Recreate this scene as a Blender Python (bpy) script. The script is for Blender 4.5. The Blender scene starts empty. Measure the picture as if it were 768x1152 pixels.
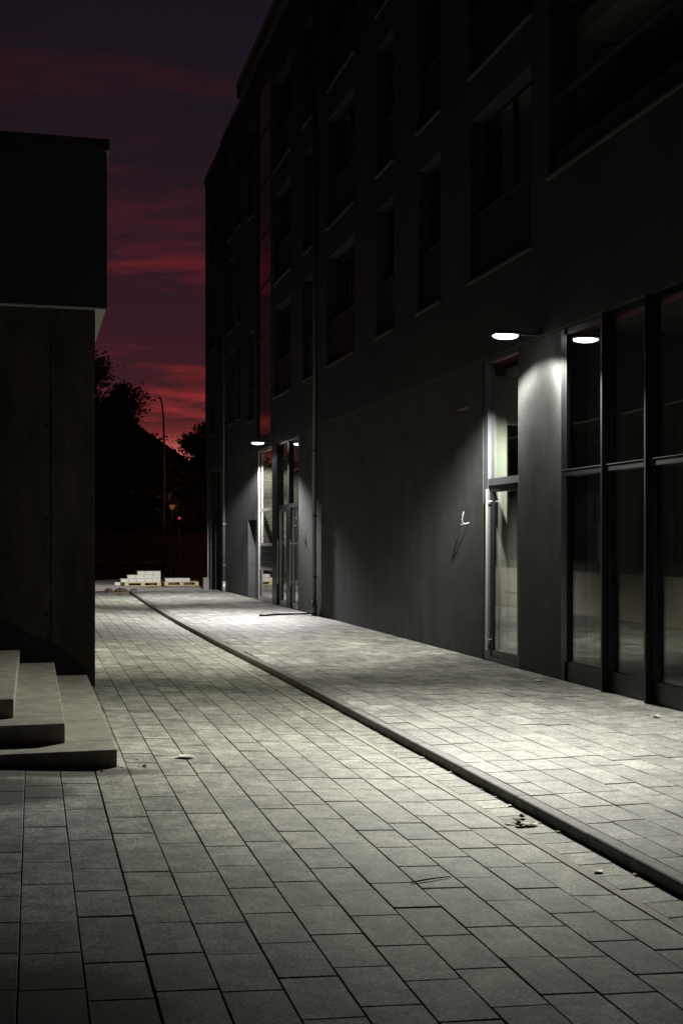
import bpy, bmesh, math, random
from mathutils import Vector, Matrix
random.seed(7)
S = bpy.context.scene
COL = S.collection
R = math.radians

# ------------------------------------------------------------------ camera
EYE = 1.68
cam_d = bpy.data.cameras.new("camera")
cam = bpy.data.objects.new("camera", cam_d)
COL.objects.link(cam)
cam.location = (0, 0, EYE)
cam.rotation_euler = (R(90), 0, -R(14.415))
cam_d.sensor_fit = 'HORIZONTAL'
cam_d.sensor_width = 24.0
cam_d.lens = 42.19
cam_d.shift_y = 32 / 768
cam_d.clip_start = 0.05
cam_d.clip_end = 2000
S.camera = cam

# ------------------------------------------------------------------ view
S.view_settings.view_transform = 'Standard'
S.view_settings.look = 'None'
S.view_settings.gamma = 1
S.view_settings.exposure = 0.0
S.view_settings.use_curve_mapping = False
S.cycles.use_denoising = True
S.cycles.max_bounces = 10
S.cycles.diffuse_bounces = 4
S.cycles.transparent_max_bounces = 16
S.cycles.caustics_reflective = False
S.cycles.caustics_refractive = False
S.cycles.sample_clamp_indirect = 4.0

# ------------------------------------------------------------------ world: last red light of dusk under dark cloud
W = bpy.data.worlds.new("World")
S.world = W
W.use_nodes = True
wn, wl = W.node_tree.nodes, W.node_tree.links
wn.clear()
def wnode(t, **k):
    n = wn.new(t)
    for a, b in k.items():
        setattr(n, a, b)
    return n
def ramp_set(n, stops, interp='LINEAR'):
    cr = n.color_ramp
    cr.interpolation = interp
    while len(cr.elements) > 1:
        cr.elements.remove(cr.elements[-1])
    for i, (p, c) in enumerate(stops):
        e = cr.elements[0] if i == 0 else cr.elements.new(p)
        e.position = p
        e.color = c if len(c) == 4 else (*c, 1)
tc = wnode('ShaderNodeTexCoord')
sep = wnode('ShaderNodeSeparateXYZ')
wl.new(tc.outputs['Generated'], sep.inputs[0])
mp = wnode('ShaderNodeMapping')
mp.inputs['Scale'].default_value = (2.2, 2.2, 15.0)
mp.inputs['Rotation'].default_value = (0, R(1.2), 0)
mp.inputs['Location'].default_value = (3.1, 0.4, 0.35)
wl.new(tc.outputs['Generated'], mp.inputs[0])
nz = wnode('ShaderNodeTexNoise')
nz.inputs['Scale'].default_value = 1.5
nz.inputs['Detail'].default_value = 6
nz.inputs['Roughness'].default_value = 0.58
nz.inputs['Distortion'].default_value = 0.5
wl.new(mp.outputs[0], nz.inputs['Vector'])
mp2 = wnode('ShaderNodeMapping')
mp2.inputs['Scale'].default_value = (5.0, 5.0, 46.0)
wl.new(tc.outputs['Generated'], mp2.inputs[0])
nz2 = wnode('ShaderNodeTexNoise')
nz2.inputs['Scale'].default_value = 1.6
nz2.inputs['Detail'].default_value = 5
nz2.inputs['Roughness'].default_value = 0.6
wl.new(mp2.outputs[0], nz2.inputs['Vector'])
addn = wnode('ShaderNodeMath', operation='MULTIPLY_ADD')
wl.new(nz2.outputs['Fac'], addn.inputs[0])
addn.inputs[1].default_value = 0.45
wl.new(nz.outputs['Fac'], addn.inputs[2])
cl = wnode('ShaderNodeMapRange')
cl.interpolation_type = 'SMOOTHSTEP'
cl.inputs['From Min'].default_value = 0.66
cl.inputs['From Max'].default_value = 0.88
wl.new(addn.outputs[0], cl.inputs['Value'])
base = wnode('ShaderNodeValToRGB')
ramp_set(base, [(0.0, (.10, .022, .020)), (.05, (.075, .014, .018)), (.10, (.042, .0085, .0115)), (.19, (.028, .0072, .0115)),
                (.25, (.021, .0072, .0115)), (.32, (.0125, .0066, .0108)), (.42, (.0088, .0056, .0098)), (1.0, (.006, .004, .007))])
wl.new(sep.outputs['Z'], base.inputs['Fac'])
red = wnode('ShaderNodeValToRGB')
ramp_set(red, [(0.0, (.60, .17, .12)), (.072, (.62, .15, .12)), (.088, (.36, .032, .032)), (.13, (.20, .0155, .0185)), (.20, (.16, .0125, .0155)),
               (.245, (.05, .009, .013)), (.33, (.024, .0070, .0105)), (.40, (.018, .0062, .009)), (.5, (.012, .005, .0075)), (1.0, (.006, .004, .007))])
wl.new(sep.outputs['Z'], red.inputs['Fac'])
mx = wnode('ShaderNodeMix', data_type='RGBA')
# the last bright slit over the horizon, where the sun went down
hz1 = wnode('ShaderNodeMapRange'); hz1.interpolation_type = 'SMOOTHSTEP'
for k_, v_ in (('From Min', .105), ('From Max', .070), ('To Min', 0.0), ('To Max', .8)): hz1.inputs[k_].default_value = v_
wl.new(sep.outputs['Z'], hz1.inputs['Value'])
hz2 = wnode('ShaderNodeMath', operation='SUBTRACT'); wl.new(sep.outputs['X'], hz2.inputs[0]); hz2.inputs[1].default_value = .125
hz3 = wnode('ShaderNodeMath', operation='ABSOLUTE'); wl.new(hz2.outputs[0], hz3.inputs[0])
hz4 = wnode('ShaderNodeMapRange'); hz4.interpolation_type = 'SMOOTHSTEP'
for k_, v_ in (('From Min', .10), ('From Max', .02)): hz4.inputs[k_].default_value = v_
wl.new(hz3.outputs[0], hz4.inputs['Value'])
hz5 = wnode('ShaderNodeMath', operation='MULTIPLY'); wl.new(hz1.outputs[0], hz5.inputs[0]); wl.new(hz4.outputs[0], hz5.inputs[1])
hz6 = wnode('ShaderNodeMath', operation='MAXIMUM'); wl.new(hz5.outputs[0], hz6.inputs[0]); wl.new(cl.outputs[0], hz6.inputs[1])
wl.new(hz6.outputs[0], mx.inputs['Factor'])
wl.new(base.outputs[0], mx.inputs['A'])
wl.new(red.outputs[0], mx.inputs['B'])
# the sun has set: the glow lies round the +Y horizon, the other side of the sky is darker
dim = wnode('ShaderNodeMapRange')
dim.inputs['From Min'].default_value = -0.1
dim.inputs['From Max'].default_value = 0.9
dim.inputs['To Min'].default_value = 0.26
dim.inputs['To Max'].default_value = 1.0
wl.new(sep.outputs['Y'], dim.inputs['Value'])
dimx = wnode('ShaderNodeMapRange')
dimx.interpolation_type = 'SMOOTHSTEP'
for k_, v_ in (('From Min', -.30), ('From Max', .05), ('To Min', .28), ('To Max', 1.0)): dimx.inputs[k_].default_value = v_
wl.new(sep.outputs['X'], dimx.inputs['Value'])
dmul = wnode('ShaderNodeMath', operation='MULTIPLY')
wl.new(dim.outputs[0], dmul.inputs[0]); wl.new(dimx.outputs[0], dmul.inputs[1])
bg = wnode('ShaderNodeBackground')
wl.new(mx.outputs['Result'], bg.inputs['Color'])
wl.new(dmul.outputs[0], bg.inputs['Strength'])
sky = wnode('ShaderNodeTexSky', sky_type='NISHITA', sun_disc=False, sun_elevation=R(-5), sun_rotation=R(5))
bg2 = wnode('ShaderNodeBackground')
wl.new(sky.outputs[0], bg2.inputs['Color'])
bg2.inputs['Strength'].default_value = 0.05
ads = wnode('ShaderNodeAddShader')
wl.new(bg.outputs[0], ads.inputs[0])
wl.new(bg2.outputs[0], ads.inputs[1])
wo = wnode('ShaderNodeOutputWorld')
wl.new(ads.outputs[0], wo.inputs['Surface'])

# ------------------------------------------------------------------ materials
def mat(name, color, rough=0.6, metal=0.0, spec=0.5, var=0.0, scale=4.0, bump=0.0, bscale=60.0, dist=0.01, tone=None, stretch=None, rvar=0.0, coat=0.0, streak=0.0):
    m = bpy.data.materials.new(name)
    m.use_nodes = True
    n, l = m.node_tree.nodes, m.node_tree.links
    b = n['Principled BSDF']
    b.inputs['Base Color'].default_value = (*color, 1)
    b.inputs['Roughness'].default_value = rough
    b.inputs['Metallic'].default_value = metal
    b.inputs['Specular IOR Level'].default_value = spec
    b.inputs['Coat Weight'].default_value = coat
    tcn = n.new('ShaderNodeTexCoord')
    src = tcn.outputs['Object']
    if stretch:
        mpn = n.new('ShaderNodeMapping')
        mpn.inputs['Scale'].default_value = stretch
        l.new(src, mpn.inputs[0]); src = mpn.outputs[0]
    if var or rvar:
        nn = n.new('ShaderNodeTexNoise')
        nn.inputs['Scale'].default_value = scale
        nn.inputs['Detail'].default_value = 7
        nn.inputs['Roughness'].default_value = 0.62
        l.new(src, nn.inputs['Vector'])
        mr = n.new('ShaderNodeMapRange')
        mr.inputs['From Min'].default_value = 0.28; mr.inputs['From Max'].default_value = 0.72
        mr.inputs['To Min'].default_value = 1 - var; mr.inputs['To Max'].default_value = 1 + var
        l.new(nn.outputs['Fac'], mr.inputs['Value'])
        vm = n.new('ShaderNodeVectorMath'); vm.operation = 'SCALE'
        vm.inputs[0].default_value = color
        l.new(mr.outputs[0], vm.inputs['Scale'])
        l.new(vm.outputs[0], b.inputs['Base Color'])
        if rvar:
            rr = n.new('ShaderNodeMapRange')
            rr.inputs['From Min'].default_value = 0.28; rr.inputs['From Max'].default_value = 0.72
            rr.inputs['To Min'].default_value = max(0, rough - rvar); rr.inputs['To Max'].default_value = min(1, rough + rvar)
            l.new(nn.outputs['Fac'], rr.inputs['Value']); l.new(rr.outputs[0], b.inputs['Roughness'])
    if streak:
        ms = n.new('ShaderNodeMapping'); ms.inputs['Scale'].default_value = (1.6, 1.6, .55); l.new(tcn.outputs['Object'], ms.inputs[0])
        ns = n.new('ShaderNodeTexNoise'); ns.inputs['Scale'].default_value = 1.5; ns.inputs['Detail'].default_value = 6; l.new(ms.outputs[0], ns.inputs['Vector'])
        rs = n.new('ShaderNodeMapRange'); l.new(ns.outputs['Fac'], rs.inputs['Value'])
        for k_, v_ in (('From Min', .36), ('From Max', .62), ('To Min', 1 - streak), ('To Max', 1 + streak)): rs.inputs[k_].default_value = v_
        vs_ = n.new('ShaderNodeVectorMath'); vs_.operation = 'SCALE'
        l.new(vm.outputs[0], vs_.inputs[0]); l.new(rs.outputs[0], vs_.inputs['Scale']); l.new(vs_.outputs[0], b.inputs['Base Color'])
    if bump:
        bn = n.new('ShaderNodeTexNoise')
        bn.inputs['Scale'].default_value = bscale
        bn.inputs['Detail'].default_value = 4
        l.new(tcn.outputs['Object'], bn.inputs['Vector'])
        bu = n.new('ShaderNodeBump')
        bu.inputs['Strength'].default_value = bump
        bu.inputs['Distance'].default_value = dist
        l.new(bn.outputs['Fac'], bu.inputs['Height'])
        l.new(bu.outputs[0], b.inputs['Normal'])
    return m

def paver_mat(name, color, dirt=False):
    """concrete slabs: a tone of its own per slab (vertex attribute), mottled, with stains"""
    m = bpy.data.materials.new(name)
    m.use_nodes = True
    n, l = m.node_tree.nodes, m.node_tree.links
    b = n['Principled BSDF']
    b.inputs['Roughness'].default_value = 0.72
    b.inputs['Specular IOR Level'].default_value = 0.35
    at = n.new('ShaderNodeAttribute'); at.attribute_name = 'tone'
    ge = n.new('ShaderNodeNewGeometry')
    n1 = n.new('ShaderNodeTexNoise'); n1.inputs['Scale'].default_value = 7; n1.inputs['Detail'].default_value = 8; n1.inputs['Roughness'].default_value = .68
    n2 = n.new('ShaderNodeTexNoise'); n2.inputs['Scale'].default_value = 0.9; n2.inputs['Detail'].default_value = 5
    n3 = n.new('ShaderNodeTexNoise'); n3.inputs['Scale'].default_value = 85; n3.inputs['Detail'].default_value = 6; n3.inputs['Roughness'].default_value = .7
    for q in (n1, n2, n3):
        l.new(ge.outputs['Position'], q.inputs['Vector'])
    def mrange(src, a, b_, c, d):
        r = n.new('ShaderNodeMapRange')
        for k, v in zip(('From Min', 'From Max', 'To Min', 'To Max'), (a, b_, c, d)):
            r.inputs[k].default_value = v
        l.new(src, r.inputs['Value']); return r.outputs[0]
    def mul(a, b_):
        q = n.new('ShaderNodeMath'); q.operation = 'MULTIPLY'
        l.new(a, q.inputs[0]); l.new(b_, q.inputs[1]); return q.outputs[0]
    t = mul(mul(mul(at.outputs['Fac'], mrange(n1.outputs['Fac'], .38, .62, .66, 1.34)), mrange(n2.outputs['Fac'], .36, .66, .78, 1.20)),
            mrange(n3.outputs['Fac'], .40, .60, .62, 1.38))
    # grains of the exposed aggregate
    vg = n.new('ShaderNodeTexVoronoi'); vg.inputs['Scale'].default_value = 95
    l.new(ge.outputs['Position'], vg.inputs['Vector'])
    sg = n.new('ShaderNodeSeparateColor'); l.new(vg.outputs['Color'], sg.inputs[0])
    t = mul(t, mrange(sg.outputs[0], 0, 1, .70, 1.30))
    # small dark pits and specks
    vo = n.new('ShaderNodeTexVoronoi'); vo.inputs['Scale'].default_value = 22
    l.new(ge.outputs['Position'], vo.inputs['Vector'])
    t = mul(t, mrange(vo.outputs['Distance'], .04, .13, .4, 1.0))
    vm = n.new('ShaderNodeVectorMath'); vm.operation = 'SCALE'
    vm.inputs[0].default_value = color
    l.new(t, vm.inputs['Scale'])
    out = vm.outputs[0]
    if dirt:
        # soil tracked over the slabs in two patches
        sx = n.new('ShaderNodeSeparateXYZ'); l.new(ge.outputs['Position'], sx.inputs[0])
        def patch(cx, cy, rx, ry):
            v = n.new('ShaderNodeVectorMath'); v.operation = 'SUBTRACT'
            l.new(ge.outputs['Position'], v.inputs[0]); v.inputs[1].default_value = (cx, cy, 0)
            w = n.new('ShaderNodeVectorMath'); w.operation = 'MULTIPLY'
            l.new(v.outputs[0], w.inputs[0]); w.inputs[1].default_value = (1 / rx, 1 / ry, 0)
            g = n.new('ShaderNodeVectorMath'); g.operation = 'LENGTH'; l.new(w.outputs[0], g.inputs[0])
            return mrange(g.outputs['Value'], .25, 1.15, 1, 0)
        p1 = patch(-.05, 4.05, .62, .48); p2 = patch(-.22, 7.55, .5, .5); p3 = patch(.1, 8.2, .8, .22)
        ad = n.new('ShaderNodeMath'); ad.operation = 'MAXIMUM'; l.new(p1, ad.inputs[0]); l.new(p2, ad.inputs[1])
        ad2 = n.new('ShaderNodeMath'); ad2.operation = 'MAXIMUM'; l.new(ad.outputs[0], ad2.inputs[0]); l.new(p3, ad2.inputs[1])
        n4 = n.new('ShaderNodeTexNoise'); n4.inputs['Scale'].default_value = 6; n4.inputs['Detail'].default_value = 9; n4.inputs['Roughness'].default_value = .75
        l.new(ge.outputs['Position'], n4.inputs['Vector'])
        sm = n.new('ShaderNodeMath'); sm.operation = 'ADD'; l.new(ad2.outputs[0], sm.inputs[0]); l.new(n4.outputs['Fac'], sm.inputs[1])
        fac = mrange(sm.outputs[0], .62, 1.0, 0, .92)
        dm = n.new('ShaderNodeMix'); dm.data_type = 'RGBA'
        l.new(fac, dm.inputs['Factor']); l.new(out, dm.inputs['A'])
        dc = n.new('ShaderNodeVectorMath'); dc.operation = 'SCALE'; dc.inputs[0].default_value = (.045, .040, .030)
        l.new(mrange(n3.outputs['Fac'], .3, .7, .4, 1.9), dc.inputs['Scale'])
        l.new(dc.outputs[0], dm.inputs['B'])
        out = dm.outputs['Result']
    l.new(out, b.inputs['Base Color'])
    bu = n.new('ShaderNodeBump'); bu.inputs['Strength'].default_value = .6; bu.inputs['Distance'].default_value = .006
    l.new(n3.outputs['Fac'], bu.inputs['Height']); l.new(bu.outputs[0], b.inputs['Normal'])
    return m

def glass_mat(name, tint=(.93, .95, .93), boost=1.6):
    m = bpy.data.materials.new(name)
    m.use_nodes = True
    n, l = m.node_tree.nodes, m.node_tree.links
    n.clear()
    tr = n.new('ShaderNodeBsdfTransparent'); tr.inputs[0].default_value = (*tint, 1)
    gl = n.new('ShaderNodeBsdfGlossy'); gl.inputs['Roughness'].default_value = 0.0
    gl.inputs['Color'].default_value = (.95, .95, .95, 1)
    # Schlick reflectance, the same from either face of the pane
    ge = n.new('ShaderNodeNewGeometry')
    dt = n.new('ShaderNodeVectorMath'); dt.operation = 'DOT_PRODUCT'
    l.new(ge.outputs['Normal'], dt.inputs[0]); l.new(ge.outputs['Incoming'], dt.inputs[1])
    def mt(op, a, b=None, c=None):
        q = n.new('ShaderNodeMath'); q.operation = op
        for i, v in enumerate((a, b, c)):
            if v is None: continue
            if isinstance(v, (int, float)): q.inputs[i].default_value = v
            else: l.new(v, q.inputs[i])
        return q
    om = mt('SUBTRACT', 1.0, mt('ABSOLUTE', dt.outputs['Value']).outputs[0])
    f5 = mt('POWER', om.outputs[0], 5.0)
    ml = mt('MULTIPLY_ADD', f5.outputs[0], .96 * boost, .04 * boost); ml.use_clamp = True
    mxs = n.new('ShaderNodeMixShader')
    l.new(ml.outputs[0], mxs.inputs[0]); l.new(tr.outputs[0], mxs.inputs[1]); l.new(gl.outputs[0], mxs.inputs[2])
    o = n.new('ShaderNodeOutputMaterial'); l.new(mxs.outputs[0], o.inputs['Surface'])
    return m

def emit_mat(name, color, strength):
    m = bpy.data.materials.new(name)
    m.use_nodes = True
    n, l = m.node_tree.nodes, m.node_tree.links
    n.clear()
    e = n.new('ShaderNodeEmission'); e.inputs[0].default_value = (*color, 1); e.inputs[1].default_value = strength
    o = n.new('ShaderNodeOutputMaterial'); l.new(e.outputs[0], o.inputs['Surface'])
    return m

M = dict(
    paver_street=paver_mat('street slab concrete', (.275, .275, .232), dirt=True),
    paver_side=paver_mat('side slab concrete', (.235, .24, .225), dirt=True),
    paver_walk=paver_mat('walk slab concrete', (.29, .286, .26)),
    bed=mat('joint sand', (.085, .08, .068), .95, var=.3, scale=30),
    kerb=mat('kerb concrete', (.20, .196, .178), .8, var=.4, scale=14, bump=.5, bscale=150, dist=.003),
    kerb_band=mat('smooth channel concrete', (.33, .32, .27), .8, var=.18, scale=8, bump=.2, bscale=150, dist=.003),
    plaster_dark=mat('anthracite render', (.039, .042, .041), .8, spec=.45, var=.30, scale=2.3, bump=.9, bscale=70, dist=.010, streak=.16),
    plaster_upper=mat('grey render', (.038, .042, .043), .85, spec=.3, var=.16, scale=1.3, bump=.4, bscale=150, dist=.004),
    metal_dark=mat('anthracite powder coat', (.014, .015, .018), .36, spec=.4, var=.15, scale=6),
    metal_mid=mat('grey anodised frame', (.10, .105, .12), .35, var=.1, scale=7),
    metal_light=mat('brushed steel', (.50, .50, .49), .38, metal=.5, var=.06, scale=9),
    zinc=mat('zinc pipe', (.16, .16, .165), .42, metal=.6, var=.2, scale=5, rvar=.1),
    sill=mat('sill sheet', (.075, .077, .077), .45, var=.12, scale=5),
    rail=mat('railing paint', (.022, .022, .023), .6, var=.1),
    glass=glass_mat('window glass'),
    glass_red=glass_mat('stair glass', (.25, .25, .25), 1.3),
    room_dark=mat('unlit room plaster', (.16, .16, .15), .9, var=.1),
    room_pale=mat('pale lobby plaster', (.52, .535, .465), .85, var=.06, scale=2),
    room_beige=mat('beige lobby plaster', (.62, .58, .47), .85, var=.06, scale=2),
    room_floor=mat('screed floor', (.24, .23, .20), .35, var=.25, scale=3, rvar=.1),
    roof=mat('roof sheet', (.04, .04, .042), .6, var=.2),
    concrete=mat('board marked concrete', (.062, .054, .042), .85, var=.45, scale=1.6, bump=.7, bscale=40, dist=.008, stretch=(4, 4, .8), streak=.3),
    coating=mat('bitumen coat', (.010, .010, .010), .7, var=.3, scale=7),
    fascia=mat('dark green cladding', (.017, .046, .044), .55, var=.12, scale=2, stretch=(.6, .6, 2)),
    cap=mat('roof edge sheet', (.045, .036, .034), .45, var=.15),
    soffit=mat('white soffit', (.55, .55, .55), .7, var=.08),
    plinth=mat('sandy plinth', (.36, .335, .26), .85, var=.2, scale=3),
    step=mat('cast stone step', (.235, .225, .18), .75, var=.34, scale=6, bump=.6, bscale=140, dist=.003),
    lamp_body=mat('lamp housing', (.06, .06, .065), .4, metal=.5),
    block=mat('pale concrete block', (.62, .61, .54), .85, var=.12, scale=7, bump=.3, bscale=90),
    wood=mat('pallet pine', (.55, .45, .22), .75, var=.25, scale=5, stretch=(1, 6, 6)),
    gravel=mat('pale gravel', (.60, .58, .52), .95, var=.3, scale=5, bump=.8, bscale=30, dist=.03),
    earth=mat('bare earth', (.09, .062, .045), .95, var=.4, scale=2, bump=.8, bscale=12, dist=.05),
    mound=mat('pale sand', (.5, .47, .40), .95, var=.2, scale=6, bump=.6, bscale=20, dist=.02),
    bark=mat('bark', (.06, .045, .035), .9, var=.3, scale=8),
    leaf=mat('leaf', (.055, .075, .03), .6, var=.35, scale=1.2),
    fallen=mat('fallen leaf', (.34, .28, .11), .6, var=.35, scale=25),
    pale_scrap=mat('paper scrap', (.7, .69, .62), .8, var=.1),
    cable=mat('cable grey', (.30, .30, .28), .5),
    hose=mat('hose rubber', (.03, .04, .032), .5),
    green=mat('green plastic', (.04, .25, .08), .45),
    brick=mat('old wall render', (.15, .085, .05), .9, var=.25, scale=1.2),
    tile=mat('roof tile', (.05, .035, .03), .8, var=.25, scale=4),
    tape_red=mat('tape red', (.6, .05, .04), .5),
    tape_white=mat('tape white', (.75, .72, .68), .5),
    galv=mat('galvanised', (.3, .3, .3), .4, metal=.7, var=.1),
    orange=mat('ochre strip', (.40, .20, .07), .5),
    red_lens=emit_mat('red signal lens', (1.0, .05, .10), .8),
    lamp_warm=emit_mat('led lens', (1.0, 1.0, .93), 12.0),
    lamp_cool=emit_mat('led lens cool', (.97, .97, 1.0), 12.0),
    amber=emit_mat('amber lens', (1.0, .30, .06), .16),
    sodium=emit_mat('sodium lens', (1.0, .42, .12), 30.0),
)

# ------------------------------------------------------------------ mesh helpers
class MB:
    def __init__(self):
        self.v, self.f, self.mi, self.mats = [], [], [], []
    def _m(self, m):
        if m is None: return 0
        if m not in self.mats: self.mats.append(m)
        return self.mats.index(m)
    def quad(self, a, b, c, d, m=None):
        i = len(self.v); self.v += [tuple(a), tuple(b), tuple(c), tuple(d)]
        self.f.append((i, i + 1, i + 2, i + 3)); self.mi.append(self._m(m)); return self
    def box(self, x0, x1, y0, y1, z0, z1, bev=0.0, m=None):
        x0, x1 = sorted((x0, x1)); y0, y1 = sorted((y0, y1)); z0, z1 = sorted((z0, z1))
        bm = bmesh.new()
        bmesh.ops.create_cube(bm, size=1)
        bmesh.ops.scale(bm, vec=(x1 - x0, y1 - y0, z1 - z0), verts=bm.verts)
        bmesh.ops.translate(bm, vec=((x0 + x1) / 2, (y0 + y1) / 2, (z0 + z1) / 2), verts=bm.verts)
        if bev:
            bev = min(bev, .45 * min(x1 - x0, y1 - y0, z1 - z0))
            bmesh.ops.bevel(bm, geom=bm.edges[:], offset=bev, segments=2, profile=.6, affect='EDGES')
        self.add_bm(bm, m); return self
    def add_bm(self, bm, m=None, mx=None):
        k = self._m(m); o = len(self.v)
        bm.verts.ensure_lookup_table(); bm.verts.index_update()
        for v in bm.verts:
            c = mx @ v.co if mx else v.co
            self.v.append(tuple(c))
        for f in bm.faces:
            self.f.append(tuple(o + v.index for v in f.verts)); self.mi.append(k)
        bm.free()
    def tube(self, pts, r, seg=10, m=None, caps=True):
        pts = [Vector(p) for p in pts]
        rs = r if isinstance(r, (list, tuple)) else [r] * len(pts)
        k = self._m(m); o = len(self.v)
        up = Vector((0, 0, 1))
        for i, p in enumerate(pts):
            d = (pts[min(i + 1, len(pts) - 1)] - pts[max(i - 1, 0)]).normalized()
            a = d.cross(up)
            if a.length < .05: a = d.cross(Vector((1, 0, 0)))
            a.normalize(); b = d.cross(a).normalized()
            for j in range(seg):
                t = 2 * math.pi * j / seg
                self.v.append(tuple(p + rs[i] * (math.cos(t) * a + math.sin(t) * b)))
        for i in range(len(pts) - 1):
            for j in range(seg):
                self.f.append((o + i * seg + j, o + i * seg + (j + 1) % seg, o + (i + 1) * seg + (j + 1) % seg, o + (i + 1) * seg + j)); self.mi.append(k)
        if caps:
            self.f.append(tuple(o + j for j in range(seg))); self.mi.append(k)
            self.f.append(tuple(o + (len(pts) - 1) * seg + j for j in reversed(range(seg)))); self.mi.append(k)
        return self
    def build(self, name, m=None, parent=None, smooth=False):
        me = bpy.data.meshes.new(name)
        me.from_pydata(self.v, [], self.f)
        if self.mats:
            for q in self.mats: me.materials.append(q)
            me.polygons.foreach_set('material_index', self.mi)
        elif m: me.materials.append(m)
        bm = bmesh.new(); bm.from_mesh(me)
        bmesh.ops.recalc_face_normals(bm, faces=bm.faces[:])
        bm.to_mesh(me); bm.free()
        if smooth: me.polygons.foreach_set('use_smooth', [True] * len(me.polygons))
        o = bpy.data.objects.new(name, me)
        COL.objects.link(o)
        if parent is not None:
            o.parent = parent
            # built in world coordinates: shift into the parent's space
            inv = world(parent).inverted()
            o.matrix_local = inv
        return o

def world(o):
    m = o.matrix_basis.copy()
    p = o.parent
    while p is not None:
        m = p.matrix_basis @ m; p = p.parent
    return m

def tag(o, label=None, cat=None, group=None, kind=None):
    if label: o['label'] = label
    if cat: o['category'] = cat
    if group: o['group'] = group
    if kind: o['kind'] = kind
    return o
def thing(name, label, cat, loc=(0, 0, 0), rz=0, group=None):
    o = bpy.data.objects.new(name, None); COL.objects.link(o)
    o.location = loc; o.rotation_euler = (0, 0, rz); o.empty_display_size = .3
    return tag(o, label, cat, group)
def box(name, m, parent, *a, bev=0.0):
    return MB().box(*a, bev=bev).build(name, m, parent)
def copy_tree(o, parent=None):
    c = o.copy(); COL.objects.link(c)
    if parent is not None: c.parent = parent
    for ch in list(o.children): copy_tree(ch, c)
    return c

def wall_holes(mb, x0, x1, ya, yb, za, zb, holes, m=None):
    """a wall slab lying in the plane of constant X with rectangular openings (y0,y1,z0,z1)"""
    ys = sorted({ya, yb, *[h[0] for h in holes], *[h[1] for h in holes]})
    zs = sorted({za, zb, *[h[2] for h in holes], *[h[3] for h in holes]})
    ys = [y for y in ys if ya <= y <= yb]; zs = [z for z in zs if za <= z <= zb]
    def solid(i, j):
        if i < 0 or j < 0 or i >= len(ys) - 1 or j >= len(zs) - 1: return False
        y = (ys[i] + ys[i + 1]) / 2; z = (zs[j] + zs[j + 1]) / 2
        return not any(h[0] < y < h[1] and h[2] < z < h[3] for h in holes)
    for i in range(len(ys) - 1):
        for j in range(len(zs) - 1):
            if not solid(i, j): continue
            a, b, c, d = ys[i], ys[i + 1], zs[j], zs[j + 1]
            mb.quad((x0, a, c), (x0, b, c), (x0, b, d), (x0, a, d), m)
            mb.quad((x1, a, c), (x1, b, c), (x1, b, d), (x1, a, d), m)
            if not solid(i - 1, j): mb.quad((x0, a, c), (x1, a, c), (x1, a, d), (x0, a, d), m)
            if not solid(i + 1, j): mb.quad((x0, b, c), (x1, b, c), (x1, b, d), (x0, b, d), m)
            if not solid(i, j - 1): mb.quad((x0, a, c), (x1, a, c), (x1, b, c), (x0, b, c), m)
            if not solid(i, j + 1): mb.quad((x0, a, d), (x1, a, d), (x1, b, d), (x0, b, d), m)
    bmw = bmesh.new()
    return mb

def struct(o):
    o['kind'] = 'structure'; return o

# ================================================================== SETTING
XF = 5.87            # plane of the long facade
WALK = 0.08          # height of the raised walk
YEND = 38.6          # end of the paving
FALL = 0.048         # cross fall of the street towards its kerb

def kerb_x(y):
    pts = [(-5, 2.925), (5, 2.925), (8, 2.92), (14.5, 2.885), (19, 2.81), (24, 2.78), (29, 2.81), (36, 2.92), (60, 3.2)]
    for (a, b), (c, d) in zip(pts, pts[1:]):
        if y <= c:
            t = max(0, (y - a) / (c - a)); return b + (d - b) * t
    return pts[-1][1]
def street_z(x): return .018 + (max(0.0, FALL * (2.70 - x)) if x > -9 else FALL * 11.7)

def slab(vs, fs, tones, corners, zf, gap, bev, tone, hvar):
    """one slab with a chamfered top; corners in XY order"""
    c = [Vector((x, y, 0)) for x, y in corners]
    ctr = sum(c, Vector()) / 4
    o = len(vs)
    dz = random.uniform(-hvar, hvar)
    tx, ty = random.uniform(-hvar, hvar) * 4, random.uniform(-hvar, hvar) * 4
    for inset, z in ((gap / 2, -.03), (gap / 2, -bev), (gap / 2 + bev * .8, 0)):
        for p in c:
            d = p - ctr
            q = Vector((p.x - math.copysign(min(inset * .85, abs(d.x)), d.x), p.y - math.copysign(min(inset * 1.05, abs(d.y)), d.y), 0))
            vs.append((q.x, q.y, zf(q.x) + z + dz + tx * (q.x - ctr.x) + ty * (q.y - ctr.y)))
    fs.append((o + 8, o + 9, o + 10, o + 11))
    for lv in (0, 4):
        for j in range(4):
            fs.append((o + lv + j, o + lv + (j + 1) % 4, o + lv + 4 + (j + 1) % 4, o + lv + 4 + j))
    tones += [tone] * 12

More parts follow.
